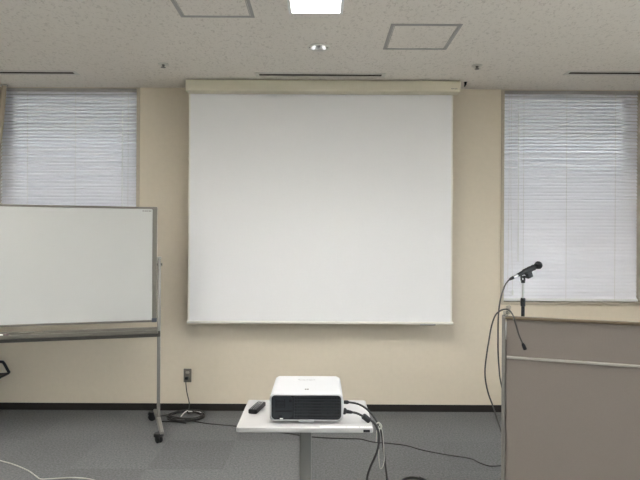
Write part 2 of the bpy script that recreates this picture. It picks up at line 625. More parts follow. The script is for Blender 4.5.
for i in range(nu):
    bm.faces.new((F_[0][i], G_[0][i], G_[0][i + 1], F_[0][i + 1]))
    bm.faces.new((F_[nv][i], F_[nv][i + 1], G_[nv][i + 1], G_[nv][i]))
for j in range(nv):
    bm.faces.new((F_[j][0], F_[j + 1][0], G_[j + 1][0], G_[j][0]))
    bm.faces.new((F_[j][nu], G_[j][nu], G_[j + 1][nu], F_[j + 1][nu]))
bmesh.ops.recalc_face_normals(bm, faces=bm.faces)
m.build('drape', M['curtain'], root)
m = MB(); m.box(-0.36, 0.165, -0.045, -0.015, 2.550, 2.565, 0.002)
m.build('curtain_rail', M['alu'], root, smooth=False)
m = MB(); m.prism(rrect(-0.185, -0.050, 0.90, 0.96, 0.02), -0.068, 0.012, 0.004)
m.build('tie_band', M['curtain'], root)

# ------------------------------------------------------------------ ceiling fittings
def make_light():
    root = empty('ceiling_light')
    m = MB()
    # open tray above the ceiling line
    w, l, hh = LW / 2 - 0.001, LLEN / 2 - 0.001, 0.075
    m.box(-w, -w + 0.004, -l, l, -0.004, hh); m.box(w - 0.004, w, -l, l, -0.004, hh)
    m.box(-w, w, -l, -l + 0.004, -0.004, hh); m.box(-w, w, l - 0.004, l, -0.004, hh)
    m.box(-w, w, -l, l, hh, hh + 0.004)
    m.build('light_tray', M['white_plastic'], root, smooth=False)
    m = MB()
    t = 0.012
    for (x0, x1, y0, y1) in ((-w - t, -w + 0.006, -l - t, l + t), (w - 0.006, w + t, -l - t, l + t), (-w, w, -l - t, -l + 0.006), (-w, w, l - 0.006, l + t)):
        m.box(x0, x1, y0, y1, -0.005, -0.0005, 0.001)
    m.build('light_trim', M['white_plastic'], root, smooth=False)
    m = MB(); m.box(-w + 0.006, w - 0.006, -l + 0.006, l - 0.006, 0.052, 0.060)
    m.build('diffuser', M['tube'], root, smooth=False)
    m = MB()
    for k in range(1, 12):
        y = -l + 2 * l * k / 12
        m.box(-w + 0.004, w - 0.004, y - 0.001, y + 0.001, 0.001, 0.050)
    m.build('louvre', M['white_plastic'], root, smooth=False)
    return root


first = None
for j, ly in enumerate(LY):
    for i, lx in enumerate(LX):
        o = make_light() if first is None else copy_tree(first)
        first = first or o
        o.location = (lx, ly + LLEN / 2, H)
        if i == 1 and j == 0:
            tag(o, 'lit white rectangular ceiling light at the top centre, above the screen', 'ceiling light', 'recessed ceiling lights')
        else:
            tag(o, 'lit recessed rectangular ceiling light further back, outside the picture', 'ceiling light', 'recessed ceiling lights')

slot_labels = ['thin dark linear ceiling air slot over the left window', 'thin dark linear ceiling air slot just in front of the screen case',
               'thin dark linear ceiling air slot over the right window']


def make_slot(L):
    root = empty('air_slot_diffuser')
    hl, hw = L / 2 - 0.001, 0.0255
    m = MB()
    m.box(-hl, hl, -hw, -hw + 0.003, -0.001, 0.158); m.box(-hl, hl, hw - 0.003, hw, -0.001, 0.158)
    m.box(-hl, -hl + 0.003, -hw, hw, -0.001, 0.158); m.box(hl - 0.003, hl, -hw, hw, -0.001, 0.158)
    m.box(-hl, hl, -hw, hw, 0.154, 0.1598)
    m.build('slot_box', M['slot'], root, smooth=False)
    m = MB()
    fl = 0.026
    for (x0, x1, y0, y1) in ((-hl - fl, hl + fl, -hw - fl, -hw + 0.002), (-hl - fl, hl + fl, hw - 0.002, hw + fl), (-hl - fl, -hl + 0.001, -hw, hw), (hl - 0.001, hl + fl, -hw, hw)):
        m.box(x0, x1, y0, y1, -0.004, -0.0003, 0.0)
    m.build('slot_flange', M['vent_white'], root, smooth=False)
    m = MB()
    m.box(-hl, hl, -0.003, 0.003, 0.012, 0.05)
    m.build('air_blade', M['slot'], root, smooth=False)
    return root


first = None
for (a, b, sy_), lab in zip(SLOTS, slot_labels):
    o = make_slot(b - a)
    o.location = ((a + b) / 2, sy_, H)
    tag(o, lab, 'air vent', 'linear ceiling air slots')


def make_hatch(s=0.438):
    root = empty('ceiling_access_hatch')
    h = s / 2
    m = MB()
    for (o1, o2) in ((h, h - 0.020), (h - 0.023, h - 0.027)):
        m.box(-o1, o1, -o1, -o2, -0.0035, -0.0004, 0.001); m.box(-o1, o1, o2, o1, -0.0035, -0.0004, 0.001)
        m.box(-o1, -o2, -o2, o2, -0.0035, -0.0004, 0.001); m.box(o2, o1, -o2, o2, -0.0035, -0.0004, 0.001)
    m.build('hatch_frame', M['hatch_frame'], root, smooth=False)
    m = MB(); m.box(-h + 0.027, h - 0.027, -h + 0.027, h - 0.027, -0.0025, -0.0004)
    m.build('hatch_panel', M['ceiling'], root, smooth=False)
    return root


ht = make_hatch()
ht.location = (0.647, -D + 3.49, H)
tag(ht, 'square grey framed ceiling hatch right of the lit ceiling light', 'ceiling hatch', 'ceiling access hatches')
h2 = copy_tree(ht)
h2.location = (-0.614, -D + 2.970, H)
tag(h2, 'square grey framed ceiling hatch left of the lit ceiling light, cut by the top edge', 'ceiling hatch', 'ceiling access hatches')

# sprinklers
root = empty('ceiling_sprinkler', (-1.19, -D + 4.045, H))
m = MB(); m.lathe([(0, -0.0005), (0.040, -0.0005), (0.040, -0.003), (0.026, -0.007), (0.016, -0.007), (0, -0.007)], (0, 0, 0), (0, 0, 1), 24)
m.build('flange', M['vent_white'], root)
m = MB()
m.lathe([(0, -0.005), (0.011, -0.006), (0.011, -0.012), (0.006, -0.016), (0.006, -0.026), (0, -0.026)], (0, 0, 0), (0, 0, 1), 16)
m.lathe([(0, -0.025), (0.018, -0.025), (0.018, -0.0275), (0, -0.0275)], (0, 0, 0), (0, 0, 1), 16)
m.build('nozzle', M['alu_dark'], root)
tag(root, 'small round ceiling sprinkler left of the screen case', 'sprinkler', 'ceiling sprinklers')
s2 = copy_tree(root)
s2.location = (1.178, -D + 4.045, H)
tag(s2, 'small round ceiling sprinkler right of the screen case, nearer the right window', 'sprinkler', 'ceiling sprinklers')

# small recessed emergency lamp
root = empty('emergency_downlight', EM)
tag(root, 'small round recessed ceiling lamp with shiny reflector, between the lit light and the screen', 'downlight')
m = MB(); m.lathe([(0.046, -0.001), (0.078, -0.001), (0.078, -0.003), (0.070, -0.005), (0.046, -0.003), (0.046, -0.001)], (0, 0, 0), (0, 0, 1), 40)
m.build('trim_ring', M['vent_white'], root)
m = MB(); m.lathe([(0.0475, -0.002), (0.044, 0.010), (0.034, 0.026), (0.018, 0.036), (0, 0.038), (0, 0.042), (0.020, 0.040), (0.038, 0.029), (0.0478, 0.012), (0.0478, -0.002)], (0, 0, 0), (0, 0, 1), 40)
m.build('reflector', M['chrome'], root)
m = MB(); m.lathe([(0, -0.006), (0.006, -0.004), (0.008, 0.003), (0.008, 0.018), (0.005, 0.03), (0, 0.03)], (0, 0, 0), (0, 0, 1), 16)
m.build('bulb', M['clear'], root)
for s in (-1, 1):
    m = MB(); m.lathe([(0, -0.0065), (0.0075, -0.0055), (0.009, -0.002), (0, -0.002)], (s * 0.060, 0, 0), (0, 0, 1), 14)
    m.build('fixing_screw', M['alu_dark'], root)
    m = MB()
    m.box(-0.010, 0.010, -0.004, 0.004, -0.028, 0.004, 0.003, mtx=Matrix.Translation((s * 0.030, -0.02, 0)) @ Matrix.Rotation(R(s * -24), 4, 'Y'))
    m.build('glint_tab', M['glint'], root, smooth=False)  # glowing tab put in as a bright glint, not a light source

# ------------------------------------------------------------------ projection screen
hd = 4.395
HX0, HX1 = -1.110, 1.147
HZ0, HZ1 = 2.716, 2.808
root = empty('projection_screen', ((HX0 + HX1) / 2, hd + 0.06 - D, 0.785))
tag(root, 'large white pull-down projection screen in a cream case under the ceiling', 'projection screen')
ox, oy, oz = root.location
m = MB()
m.prism([(y, z) for y, z in rrect(-0.060, 0.060, HZ0 - oz, HZ1 - oz, 0.014, 5)], HX0 - ox + 0.010, HX1 - ox - 0.010,
        mtx=Matrix(((0, 1, 0, 0), (1, 0, 0, 0), (0, 0, 1, 0), (0, 0, 0, 1))))
case = m.build('screen_case', M['housing'], root)
for x0, x1 in ((HX0, HX0 + 0.012), (HX1 - 0.012, HX1)):
    m = MB()
    m.prism([(y, z) for y, z in rrect(-0.061, 0.061, HZ0 - oz - 0.001, HZ1 - oz + 0.001, 0.014, 5)], x0 - ox, x1 - ox, 0.003,
            mtx=Matrix(((0, 1, 0, 0), (1, 0, 0, 0), (0, 0, 1, 0), (0, 0, 0, 1))))
    m.build('case_end_cap', M['housing'], root)
m = MB()     # brand strip, too small to read: a row of little strokes
for k in range(6):
    x = 1.072 - ox + k * 0.0085
    m.box(x, x + (0.0055 if k != 2 else 0.004), -0.0612, -0.0604, 2.735 - oz, 2.743 - oz - (0.002 if k % 2 else 0))
m.build('case_mark', M['mark'], case, smooth=False)
for x in (-0.85, 0.0, 0.85):
    m = MB(); m.box(x - 0.03, x + 0.03, -0.03, 0.045, HZ1 - oz - 0.001, H - oz - 0.0005)
    m.build('ceiling_bracket', M['alu_dark'], root, smooth=False)
fy = 4.52 - D - oy
FX0, FX1 = -1.1105 - ox, 1.1165 - ox
m = MB()
m.box(FX0, FX1, fy, fy + 0.0016, 0.006, HZ0 - oz + 0.05)
fab = m.build('screen_cloth', M['screen'], root, smooth=False)
for x0, x1 in ((FX0, FX0 + 0.012), (FX1 - 0.012, FX1)):
    m = MB(); m.box(x0, x1, fy - 0.0008, fy, 0.02, HZ0 - oz + 0.04)
    m.build('edge_tape', M['screen_edge'], fab, smooth=False)
m = MB(); m.prism([(y, z) for y, z in rrect(fy - 0.010, fy + 0.012, 0.0, 0.022, 0.007, 4)], FX0 - 0.008, FX1 + 0.010,
                  mtx=Matrix(((0, 1, 0, 0), (1, 0, 0, 0), (0, 0, 1, 0), (0, 0, 0, 1))))
bar = m.build('bottom_bar', M['screen_edge'], root)
m = MB(); m.box(FX1 - 0.27, FX1 - 0.14, fy - 0.014, fy + 0.012, -0.006, 0.004, 0.003)
m.build('pull_grip', M['cap_grey'], bar, smooth=False)

# black cable end beside the case
p = at(465.5, 80.5, 4.47)
m = MB()
m.lathe([(0, 0), (0.013, 0), (0.013, -0.004), (0.009, -0.008), (0.009, -0.02), (0, -0.02)], (0, 0, 0), (0, 0, 1), 14)
m.tube([(0, 0, -0.012), (-0.004, -0.003, -0.028), (-0.010, -0.006, -0.036)], 0.006, n=8)
o = m.build('ceiling_hook', M['black'])
o.location = (p.x, p.y, H - 0.0005)
tag(o, 'tiny black hook on the ceiling beside the right end of the screen case', 'hook')

# ------------------------------------------------------------------ wall outlet
p = at(187.7, 375.3, D)
root = empty('wall_outlet', (p.x, 0, p.z))
tag(root, 'brown two-socket outlet plate on the beige wall above the coiled cable', 'outlet')
m = MB(); m.prism(rrect(-0.034, 0.034, -0.059, 0.059, 0.005), -0.008, -0.0005, 0.002)
m.build('cover_plate', M['outlet'], root)
for zc in (0.026, -0.018):
    m = MB(); m.prism(rrect(-0.015, 0.015, zc - 0.008, zc + 0.010, 0.004), -0.0098, -0.007)
    s = m.build('socket', M['outlet_pin'] if zc > 0 else M['outlet'], root)
    m = MB()
    for sx in (-0.006, 0.006):
        m.box(sx - 0.0013, sx + 0.0013, -0.0105, -0.0095, zc - 0.004, zc + 0.005)
    m.build('socket_slots', M['black'], s, smooth=False)

# ------------------------------------------------------------------ black power cable: outlet, coil on the floor, long run to the lectern
CR = 0.0042
coil_c = on_z(186.0, 418.0, CR)
plug = Vector((p.x - 0.002, -0.010, p.z - 0.018))
m = MB()
m.tube([plug + Vector((0, -0.036, -0.006)), plug + Vector((0.001, -0.048, -0.035)), plug + Vector((0.010, -0.05, -0.11)),
        plug + Vector((0.032, -0.055, -0.20)), Vector((p.x + 0.034, -0.085, 0.05)), Vector((p.x + 0.036, -0.13, 0.016))]
       + [Vector((coil_c.x + (0.142 + 0.020 * math.sin(k * 1.3)) * math.cos(a), coil_c.y + (0.118 + 0.020 * math.cos(k * 0.9)) * math.sin(a),
                  CR + 0.004 + 0.0042 * (k / 8) + 0.003 * math.sin(k * 2.1) ** 2))
          for k in range(54) for a in [PI * 0.45 - k * PI / 4.0]]
       + [on_z(205, 423.2, CR), on_z(235, 426, CR), on_z(262, 429.5, CR), on_z(285, 433, CR), on_z(313, 437, CR), on_z(345, 438.6, CR), on_z(360, 439, CR), on_z(373, 442, CR),
          on_z(388, 443.3, CR), on_z(406, 445.5, CR), on_z(422, 450, CR), on_z(445, 454.5, CR), on_z(470, 458.5, CR), on_z(480, 463, CR), on_z(490, 466, CR), on_z(501, 465.5, CR), on_z(520, 463, CR)],
       CR, n=7, sub=5)
org = Vector((coil_c.x, coil_c.y, 0))
cab = m.build('power_cable', M['rubber'], origin=org)
tag(cab, 'black power cable coiled on the carpet under the outlet, running on to the lectern', 'cable')
m = MB(); m.prism(rrect(-0.013, 0.013, -0.011, 0.011, 0.005), -0.034, 0.0, 0.002)
pl = m.build('plug', M['black'], cab)
pl.location = plug - org
# loop of the same cable behind the board foot
m = MB()
m.tube([on_z(176, 413.5, CR), on_z(165, 415.2, CR), on_z(157, 416, CR), on_z(150, 417.5, CR), on_z(146, 420, CR), on_z(150, 422, CR), on_z(160, 421.6, CR), on_z(176, 421.8, CR), on_z(186, 423, CR)], CR, n=7, origin=None) if False else \
    m.tube([on_z(176, 413.5, CR + 0.004), on_z(165, 415.2, CR), on_z(161, 416, CR), on_z(159.5, 417.5, CR), on_z(159, 420, CR), on_z(160.5, 421.4, CR), on_z(163, 421.6, CR), on_z(176, 421.8, CR), on_z(186, 423, CR + 0.004)], CR, n=7)
m.build('loose_loop', M['rubber'], cab, origin=None)
cab_loop = [c for c in bpy.data.objects if c.name.startswith('loose_loop')][0]
cab_loop.location = -org
m = MB()
q = [on_z(181, 416.5, 0.02), on_z(184.5, 412.5, 0.028), on_z(187.7, 410.8, 0.030), on_z(189, 411.4, 0.028), on_z(195, 411.6, 0.026), on_z(201, 412.6, 0.02)]
m.tube(q, 0.0048, n=7)
t = m.build('cable_tie', M['white_plastic'], cab)
t.location = -org

# white cable on the floor, lower left
m = MB()
m.tube([on_z(-40, 452, 0.004), on_z(-15, 456, 0.004), on_z(0, 460.5, 0.004), on_z(14, 464.5, 0.004), on_z(28, 470.5, 0.004), on_z(36, 476, 0.004), on_z(41, 479, 0.004), on_z(52, 478.6, 0.004),
        on_z(70, 477.6, 0.004), on_z(86, 478.4, 0.004), on_z(98, 482, 0.004), on_z(110, 492, 0.004)], 0.0034, n=7)
o = m.build('white_floor_cable', M['white_cable'], origin=on_z(41, 479, 0.0))
tag(o, 'white cable lying on the carpet at the lower left corner', 'cable')

# ------------------------------------------------------------------ mobile whiteboard
A_B = R(15)
pr = Vector((-1.250, 4.17 - D, 0))           # right post on the floor
root = empty('mobile_whiteboard', pr, A_B)    # local x along the board, to the right; local -y faces the room
tag(root, 'white wheeled whiteboard in a grey frame, standing left of the projection screen', 'whiteboard')
BW = 1.80
bz0, bz1 = 0.852, 1.741
bx1 = -0.016
bx0 = bx1 - BW
m = MB(); m.box(bx0 + 0.012, bx1 - 0.012, -0.012, 0.012, bz0 + 0.012, bz1 - 0.012)
face = m.build('writing_surface', M['board'], root, smooth=False)
m = MB()
fr = 0.016
m.box(bx0, bx1, -0.017, 0.017, bz1 - fr, bz1, 0.003)
m.box(bx0, bx1, -0.017, 0.017, bz0, bz0 + fr, 0.003)
m.box(bx0, bx0 + 0.034, -0.017, 0.017, bz0, bz1, 0.003)
m.box(bx1 - 0.034, bx1, -0.017, 0.017, bz0, bz1, 0.003)
bf = m.build('board_frame', M['board_frame'], root, smooth=False)
for x0, x1 in ((bx0, bx0 + 0.036), (bx1 - 0.036, bx1)):
    for z0, z1 in ((bz0, bz0 + 0.030), (bz1 - 0.02, bz1)):
        m = MB(); m.box(x0 - 0.001, x1 + 0.001, -0.019, 0.019, z0 - 0.001, z1 + 0.001, 0.004)
        m.build('corner_cap', M['corner'] if z0 == bz0 else M['board_frame'], bf, smooth=False)
m = MB()
for k in range(7):
    x = bx1 - 0.108 + k * 0.0095
    m.box(x, x + (0.0065 if k not in (1, 4) else 0.004), -0.0126, -0.0118, bz1 - 0.036, bz1 - 0.027)
m.build('board_mark', M['mark'], face, smooth=False)
PH = 1.345
for s, px_ in ((1, 0.0), (-1, bx0 - 0.022)):
    m = MB()
    m.prism(rrect(-0.0125, 0.0125, -0.020, 0.020, 0.010, 5), 0.085, PH, 0.004,
            mtx=Matrix.Translation((px_, 0, 0)) @ Matrix(((1, 0, 0, 0), (0, 0, -1, 0), (0, 1, 0, 0), (0, 0, 0, 1))))
    post = m.build('post', M['post'], root)
    m = MB(); m.box(px_ - 0.016, px_ + 0.016, -0.021, 0.021, PH - 0.002, PH + 0.012, 0.005)
    m.build('post_cap', M['alu'], post, smooth=False)
    m = MB(); m.cyl((px_ - s * 0.024, 0, 1.297), (px_ + s * 0.024, 0, 1.297), 0.010, n=16)
    m.cyl((px_ + s * 0.014, 0, 1.297), (px_ + s * 0.030, 0, 1.297), 0.022, n=16, bevel=0.004) if False else None
    m.build('pivot_pin', M['alu_dark'], post)
    fa = Matrix.Translation((px_, 0, 0)) @ Matrix.Rotation(R(7), 4, 'Z')
    m = MB()
    # foot: arched bar, high under the post and lower at both ends
    for y0, y1 in ((-0.285, 0.285),):
        b = bmesh.new()
        rows = []
        for k in range(13):
            y = y0 + (y1 - y0) * k / 12
            zt = 0.118 - 0.030 * (abs(y) / 0.285) ** 1.3
            zb = 0.072
            hw = 0.0145
            rows.append([b.verts.new((-hw, y, zb)), b.verts.new((hw, y, zb)), b.verts.new((hw, y, zt - 0.006)), b.verts.new((hw - 0.006, y, zt)), b.verts.new((-hw + 0.006, y, zt)), b.verts.new((-hw, y, zt - 0.006))])
        for A, B in zip(rows[:-1], rows[1:]):
            for q in range(6):
                b.faces.new((A[q], A[(q + 1) % 6], B[(q + 1) % 6], B[q]))
        b.faces.new(rows[0]); b.faces.new(rows[-1][::-1])
        bmesh.ops.recalc_face_normals(b, faces=b.faces)
        m.merge(b, fa)
    foot = m.build('foot_bar', M['post'], root, smooth=False)
    for y in (-0.262, 0.262):
        c = fa @ Vector((0, y, 0))
        sw = Vector((-0.022, 0.006, 0))
        wc = c + sw + Vector((0, 0, 0.032))
        ax = Vector((0.30, 0.95, 0)).normalized() if y > 0 else Vector((0.86, 0.5, 0)).normalized()
        m = MB()
        for k in (-1, 1):
            cc = wc + ax * (k * 0.011)
            m.lathe([(0, -0.008), (0.024, -0.008), (0.031, -0.005), (0.032, 0), (0.031, 0.005), (0.024, 0.008), (0, 0.008)], cc, ax, 24)
        wh = m.build('caster', M['black'], foot)
        m = MB()
        m.tube([c + Vector((0, 0, 0.078)), c + Vector((0, 0, 0.066)), c + sw * 0.5 + Vector((0, 0, 0.058)), wc + Vector((0, 0, 0.020)), wc + Vector((0, 0, 0.004))], 0.010, n=10)
        m.lathe([(0, 0), (0.030, 0), (0.036, -0.010), (0.037, -0.022), (0.032, -0.022), (0, -0.016)], wc + Vector((0, 0, 0.042)), (0, 0, 1), 20)
        m.build('caster_fork', M['black'], foot)
# cross bar with the pen tray
m = MB()
m.box(bx0 - 0.02, 0.012, -0.030, 0.022, 0.738, 0.784, 0.004)
cb = m.build('cross_bar', M['tray_dark'], root, smooth=False)
m = MB()
tx0, tx1 = bx0 + 0.02, bx1 + 0.01
b = bmesh.new()
prof = [(-0.008, 0.784), (-0.008, 0.812), (-0.011, 0.812), (-0.013, 0.790), (-0.072, 0.786), (-0.078, 0.800), (-0.082, 0.800), (-0.082, 0.776), (-0.070, 0.770), (-0.012, 0.770)]
A = [b.verts.new((tx0, y, z)) for y, z in prof]; B = [b.verts.new((tx1, y, z)) for y, z in prof]
for k in range(len(prof)):
    k2 = (k + 1) % len(prof)
    b.faces.new((A[k], A[k2], B[k2], B[k]))
b.faces.new(A[::-1]); b.faces.new(B)
bmesh.ops.recalc_face_normals(b, faces=b.faces)
m.merge(b)
m.build('pen_tray', M['board_frame'], root, smooth=False)

# marker on the tray (own thing)
Mw = root.matrix_basis if False else (Matrix.Translation(pr) @ Matrix.Rotation(A_B, 4, 'Z'))
inv = Mw.inverted()
target_x = None
best = None
for k in range(400):
    lx = -1.9 + k * 0.005
    w = Mw @ Vector((lx, -0.05, 0.80))
    dd = w.y + D
    pxx = 320 + w.x * F / dd
    if best is None or abs(pxx - 9.5) < best[0]:
        best = (abs(pxx - 9.5), lx)
tip = Mw @ Vector((best[1], -0.060, 0.7985))
mk = empty('whiteboard_marker', tip, A_B)
tag(mk, 'white marker pen with dark cap lying in the whiteboard tray', 'marker')
m = MB(); m.lathe([(0, 0), (0.0085, 0.001), (0.0085, 0.092), (0, 0.092)], (-0.132, 0, 0), (1, 0, 0), 16)
m.build('marker_body', M['white_plastic'], mk)
m = MB(); m.lathe([(0, 0), (0.0095, 0), (0.0092, 0.026), (0.006, 0.030), (0, 0.030)], (-0.030, 0, 0), (1, 0, 0), 16)
m.build('marker_cap', M['purple'], mk)

# ------------------------------------------------------------------ chair mostly out of frame, behind the whiteboard
cx, cd = -2.85, 4.27
root = empty('black_chair', (cx, cd - D, 0), R(4))
tag(root, 'black chair at the left edge, partly seen below the whiteboard tray', 'chair')
m = MB()
# seat: wedge that thins towards its front (right) edge
b = bmesh.new()
prof = [(-0.22, 0.362), (0.215, 0.366), (0.262, 0.370), (0.272, 0.363), (0.262, 0.352), (0.20, 0.337), (-0.22, 0.322)]
A = [b.verts.new((x, -0.21, z)) for x, z in prof]; B = [b.verts.new((x, 0.21, z)) for x, z in prof]
for k in range(len(prof)):
    k2 = (k + 1) % len(prof)
    b.faces.new((A[k], A[k2], B[k2], B[k]))
b.faces.new(A[::-1]); b.faces.new(B)
bmesh.ops.recalc_face_normals(b, faces=b.faces)
m.merge(b)
m.build('seat', M['black'], root, smooth=False)
for sy in (-0.215, 0.215):
    m = MB(); m.tube([(0.262, sy, 0.363), (0.247, sy, 0.390), (0.226, sy, 0.430), (0.212, sy, 0.450), (0.190, sy, 0.457), (0.02, sy, 0.458), (-0.24, sy, 0.455)], 0.0115, n=10)
    m.build('side_loop', M['black_metal'], root)
    m = MB(); m.tube([(0.15, sy * 0.95, 0.345), (0.16, sy, 0.20), (0.165, sy, 0.0)], 0.011, n=10, smooth=False)
    m.build('leg', M['black_metal'], root)
    m = MB(); m.tube([(-0.20, sy * 0.95, 0.335), (-0.23, sy, 0.20), (-0.25, sy, 0.0)], 0.011, n=10, smooth=False)
    m.build('leg', M['black_metal'], root)
m = MB(); m.box(-0.27, -0.235, -0.21, 0.21, 0.30, 0.66, 0.012)
m.build('backrest', M['chair_cloth'], root, smooth=False)

# ------------------------------------------------------------------ projector table
TX0, TX1 = -0.364, 0.238
TD0, TD1 = 2.347, 2.758
TZ = 0.670
root = empty('projector_table', ((TX0 + TX1) / 2, (TD0 + TD1) / 2 - D, 0))
tag(root, 'small white single-column table carrying the projector', 'table')
hx, hy = (TX1 - TX0) / 2, (TD1 - TD0) / 2
m = MB()
pts = rrect(-hx, hx, -hy, hy, 0.012, 4)
m.prism(pts, TZ - 0.022, TZ, 0.004, mtx=Matrix(((1, 0, 0, 0), (0, 0, 1, 0), (0, 1, 0, 0), (0, 0, 0, 1))), seg=3)
for v in m.bm.verts:
    pass
bmesh.ops.recalc_face_normals(m.bm, faces=m.bm.faces)
top = m.build('table_top', M['table'], root)
m = MB()
for k in range(4):
    x0 = 0.068 + k * 0.058
    m.box(x0, x0 + 0.054, -hy + 0.004, -hy + 0.020, TZ + 0.0001, TZ + 0.0008)
m.build('label_strip', M['white_plastic'], top, smooth=False)
m = MB()
for k in range(26):
    x0 = 0.072 + k * 0.0082
    if k % 7 == 6:
        continue
    m.box(x0, x0 + random.uniform(0.003, 0.006), -hy + 0.009, -hy + 0.0135, TZ + 0.0009, TZ + 0.0012)
m.build('label_print', M['mark_light'], top, smooth=False)
m = MB(); m.prism(rrect(0.257, 0.286, TZ - 0.0185, TZ - 0.0065, 0.002), -hy - 0.0012, -hy + 0.001)
m.build('name_tag', M['black'], top, smooth=False)
m = MB()
m.prism(rrect(-0.028, 0.028, -0.022, 0.022, 0.007, 4), 0.07, TZ - 0.03, mtx=Matrix(((1, 0, 0, 0), (0, 0, -1, 0), (0, 1, 0, 0), (0, 0, 0, 1))))
m.build('column', M['pole'], root)
m = MB(); m.box(-0.12, 0.12, -0.10, 0.10, TZ - 0.032, TZ - 0.022, 0.003)
m.build('top_plate', M['pole'], root, smooth=False)
m = MB()
m.box(-0.27, 0.27, -0.035, 0.035, 0.058, 0.085, 0.008)
for s in (-1, 1):
    m.box(s * 0.26 - 0.03, s * 0.26 + 0.03, -0.22, 0.22, 0.055, 0.082, 0.008)
m.build('base', M['pole'], root, smooth=False)
for sx in (-0.26, 0.26):
    for sy in (-0.19, 0.19):
        m = MB()
        m.lathe([(0, -0.011), (0.020, -0.011), (0.026, -0.008), (0.026, 0.008), (0.020, 0.011), (0, 0.011)], (sx, sy, 0.026), (1, 0.3, 0), 20)
        m.cyl((sx, sy, 0.03), (sx, sy, 0.058), 0.009, n=10)
        m.build('caster', M['black'], root)

# ------------------------------------------------------------------ projector
PW, PDp, PHt = 0.328, 0.345, 0.1215
root = empty('projector', (-0.0575, 2.395 + PDp / 2 - D, TZ))
tag(root, 'white box projector with a dark rear grille, on the small white table', 'projector')
z0 = 0.0125
m = MB()
b = bmesh.new()
rings = []
secs = [(-PDp / 2 - 0.000, 0.004, 0.0), (-PDp / 2 + 0.004, 0.0, 0.0), (PDp / 2 - 0.035, 0.0, 0.0), (PDp / 2 - 0.016, 0.004, 0.003), (PDp / 2 - 0.004, 0.014, 0.010), (PDp / 2, 0.026, 0.018)]
for y, inx, inz in secs:
    poly = rrect(-PW / 2 + inx, PW / 2 - inx, z0 + min(inz, 0.006) + (0.004 if y < -PDp / 2 + 0.002 else 0), z0 + PHt - inz - (0.004 if y < -PDp / 2 + 0.002 else 0), 0.021, 6)
    rings.append([b.verts.new((x, y, z)) for x, z in poly])
for A, B in zip(rings[:-1], rings[1:]):
    for k in range(len(A)):
        k2 = (k + 1) % len(A)
        b.faces.new((A[k], A[k2], B[k2], B[k]))
b.faces.new(rings[-1])
# front lip turned inwards, then a recessed back
lip = [b.verts.new((x, -PDp / 2 + 0.0005, z)) for x, z in rrect(-PW / 2 + 0.0075, PW / 2 - 0.0075, z0 + 0.0055, z0 + PHt - 0.0065, 0.018, 6)]
dp = [b.verts.new((x, -PDp / 2 + 0.016, z)) for x, z in rrect(-PW / 2 + 0.0075, PW / 2 - 0.0075, z0 + 0.0055, z0 + PHt - 0.0065, 0.018, 6)]
for A, B in ((lip, rings[0]), (dp, lip)):
    for k in range(len(A)):
        k2 = (k + 1) % len(A)
        b.faces.new((A[k], A[k2], B[k2], B[k]))
b.faces.new(dp[::-1])
bmesh.ops.recalc_face_normals(b, faces=b.faces)
m.merge(b)
body = m.build('projector_body', M['proj_white'], root)
yf = -PDp / 2
m = MB()
m.prism(rrect(-PW / 2 + 0.008, PW / 2 - 0.008, z0 + 0.006, z0 + PHt - 0.007, 0.0178, 6), yf + 0.007, yf + 0.0155)
gp = m.build('vent_panel', M['proj_deep'], root, smooth=False)
# grille bars
m = MB()
gx0, gx1, gz0, gz1 = -0.055, PW / 2 - 0.014, z0 + 0.013, z0 + PHt - 0.014
nvb = 17
for k in range(nvb + 1):
    x = gx0 + (gx1 - gx0) * k / nvb
    m.box(x - 0.0026, x + 0.0026, yf + 0.0012, yf + 0.008, gz0, gz1)
for k in range(8):
    z = gz0 + (gz1 - gz0) * k / 7
    m.box(gx0, gx1, yf + 0.0035, yf + 0.008, z - 0.0018, z + 0.0018)
m.build('vent_grille', M['proj_dark'], gp, smooth=False)
for xc in (-0.008, 0.096):
    m = MB()
    m.lathe([(0.030, 0), (0.036, 0.0), (0.036, 0.0012), (0.030, 0.0012), (0.030, 0)], (xc, yf + 0.0062, z0 + 0.056), (0, 1, 0), 28)
    m.lathe([(0, 0), (0.014, 0), (0.014, 0.001), (0, 0.001)], (xc, yf + 0.006, z0 + 0.056), (0, 1, 0), 20)
    for q in range(7):
        a = q * 2 * PI / 7
        m.box(-0.006, 0.006, yf + 0.0062, yf + 0.0072, 0.012, 0.031, mtx=Matrix.Translation((xc, 0, z0 + 0.056)) @ Matrix.Rotation(a, 4, 'Y'))
    m.build('exhaust_fan', M['cap_grey'] if False else M['proj_dark'], gp, smooth=False)
m = MB()
m.prism(rrect(-PW / 2 + 0.012, -0.062, z0 + 0.013, z0 + PHt - 0.011, 0.014, 5), yf + 0.003, yf + 0.008)
pp = m.build('port_panel', M['proj_dark'], gp, smooth=False)
m = MB()
for (x0, x1, za, zb) in ((-0.138, -0.094, 0.060, 0.098), (-0.078, -0.064, 0.084, 0.096), (-0.138, -0.062, 0.040, 0.047), (-0.124, -0.108, 0.016, 0.026)):
    m.box(x0, x1, yf + 0.0022, yf + 0.0035, z0 + za, z0 + zb, 0.001)
m.build('rear_ports', M['proj_deep'], pp, smooth=False)
m = MB()
for k in range(6):
    z = z0 + 0.063 + k * 0.0065
    m.box(-0.134, -0.098, yf + 0.0012, yf + 0.0024, z, z + 0.0022)
m.build('port_louvre', M['proj_dark'], pp, smooth=False)
m = MB(); m.box(-0.118, -0.104, yf + 0.002, yf + 0.006, z0 + 0.0075, z0 + 0.0125, 0.001)
m.build('indicator', M['white_plastic'], pp, smooth=False)
m = MB(); m.box(-0.034, 0.034, yf + 0.006, yf + 0.06, 0.004, 0.020, 0.004)
m.build('foot_block', M['proj_white'], root, smooth=False)
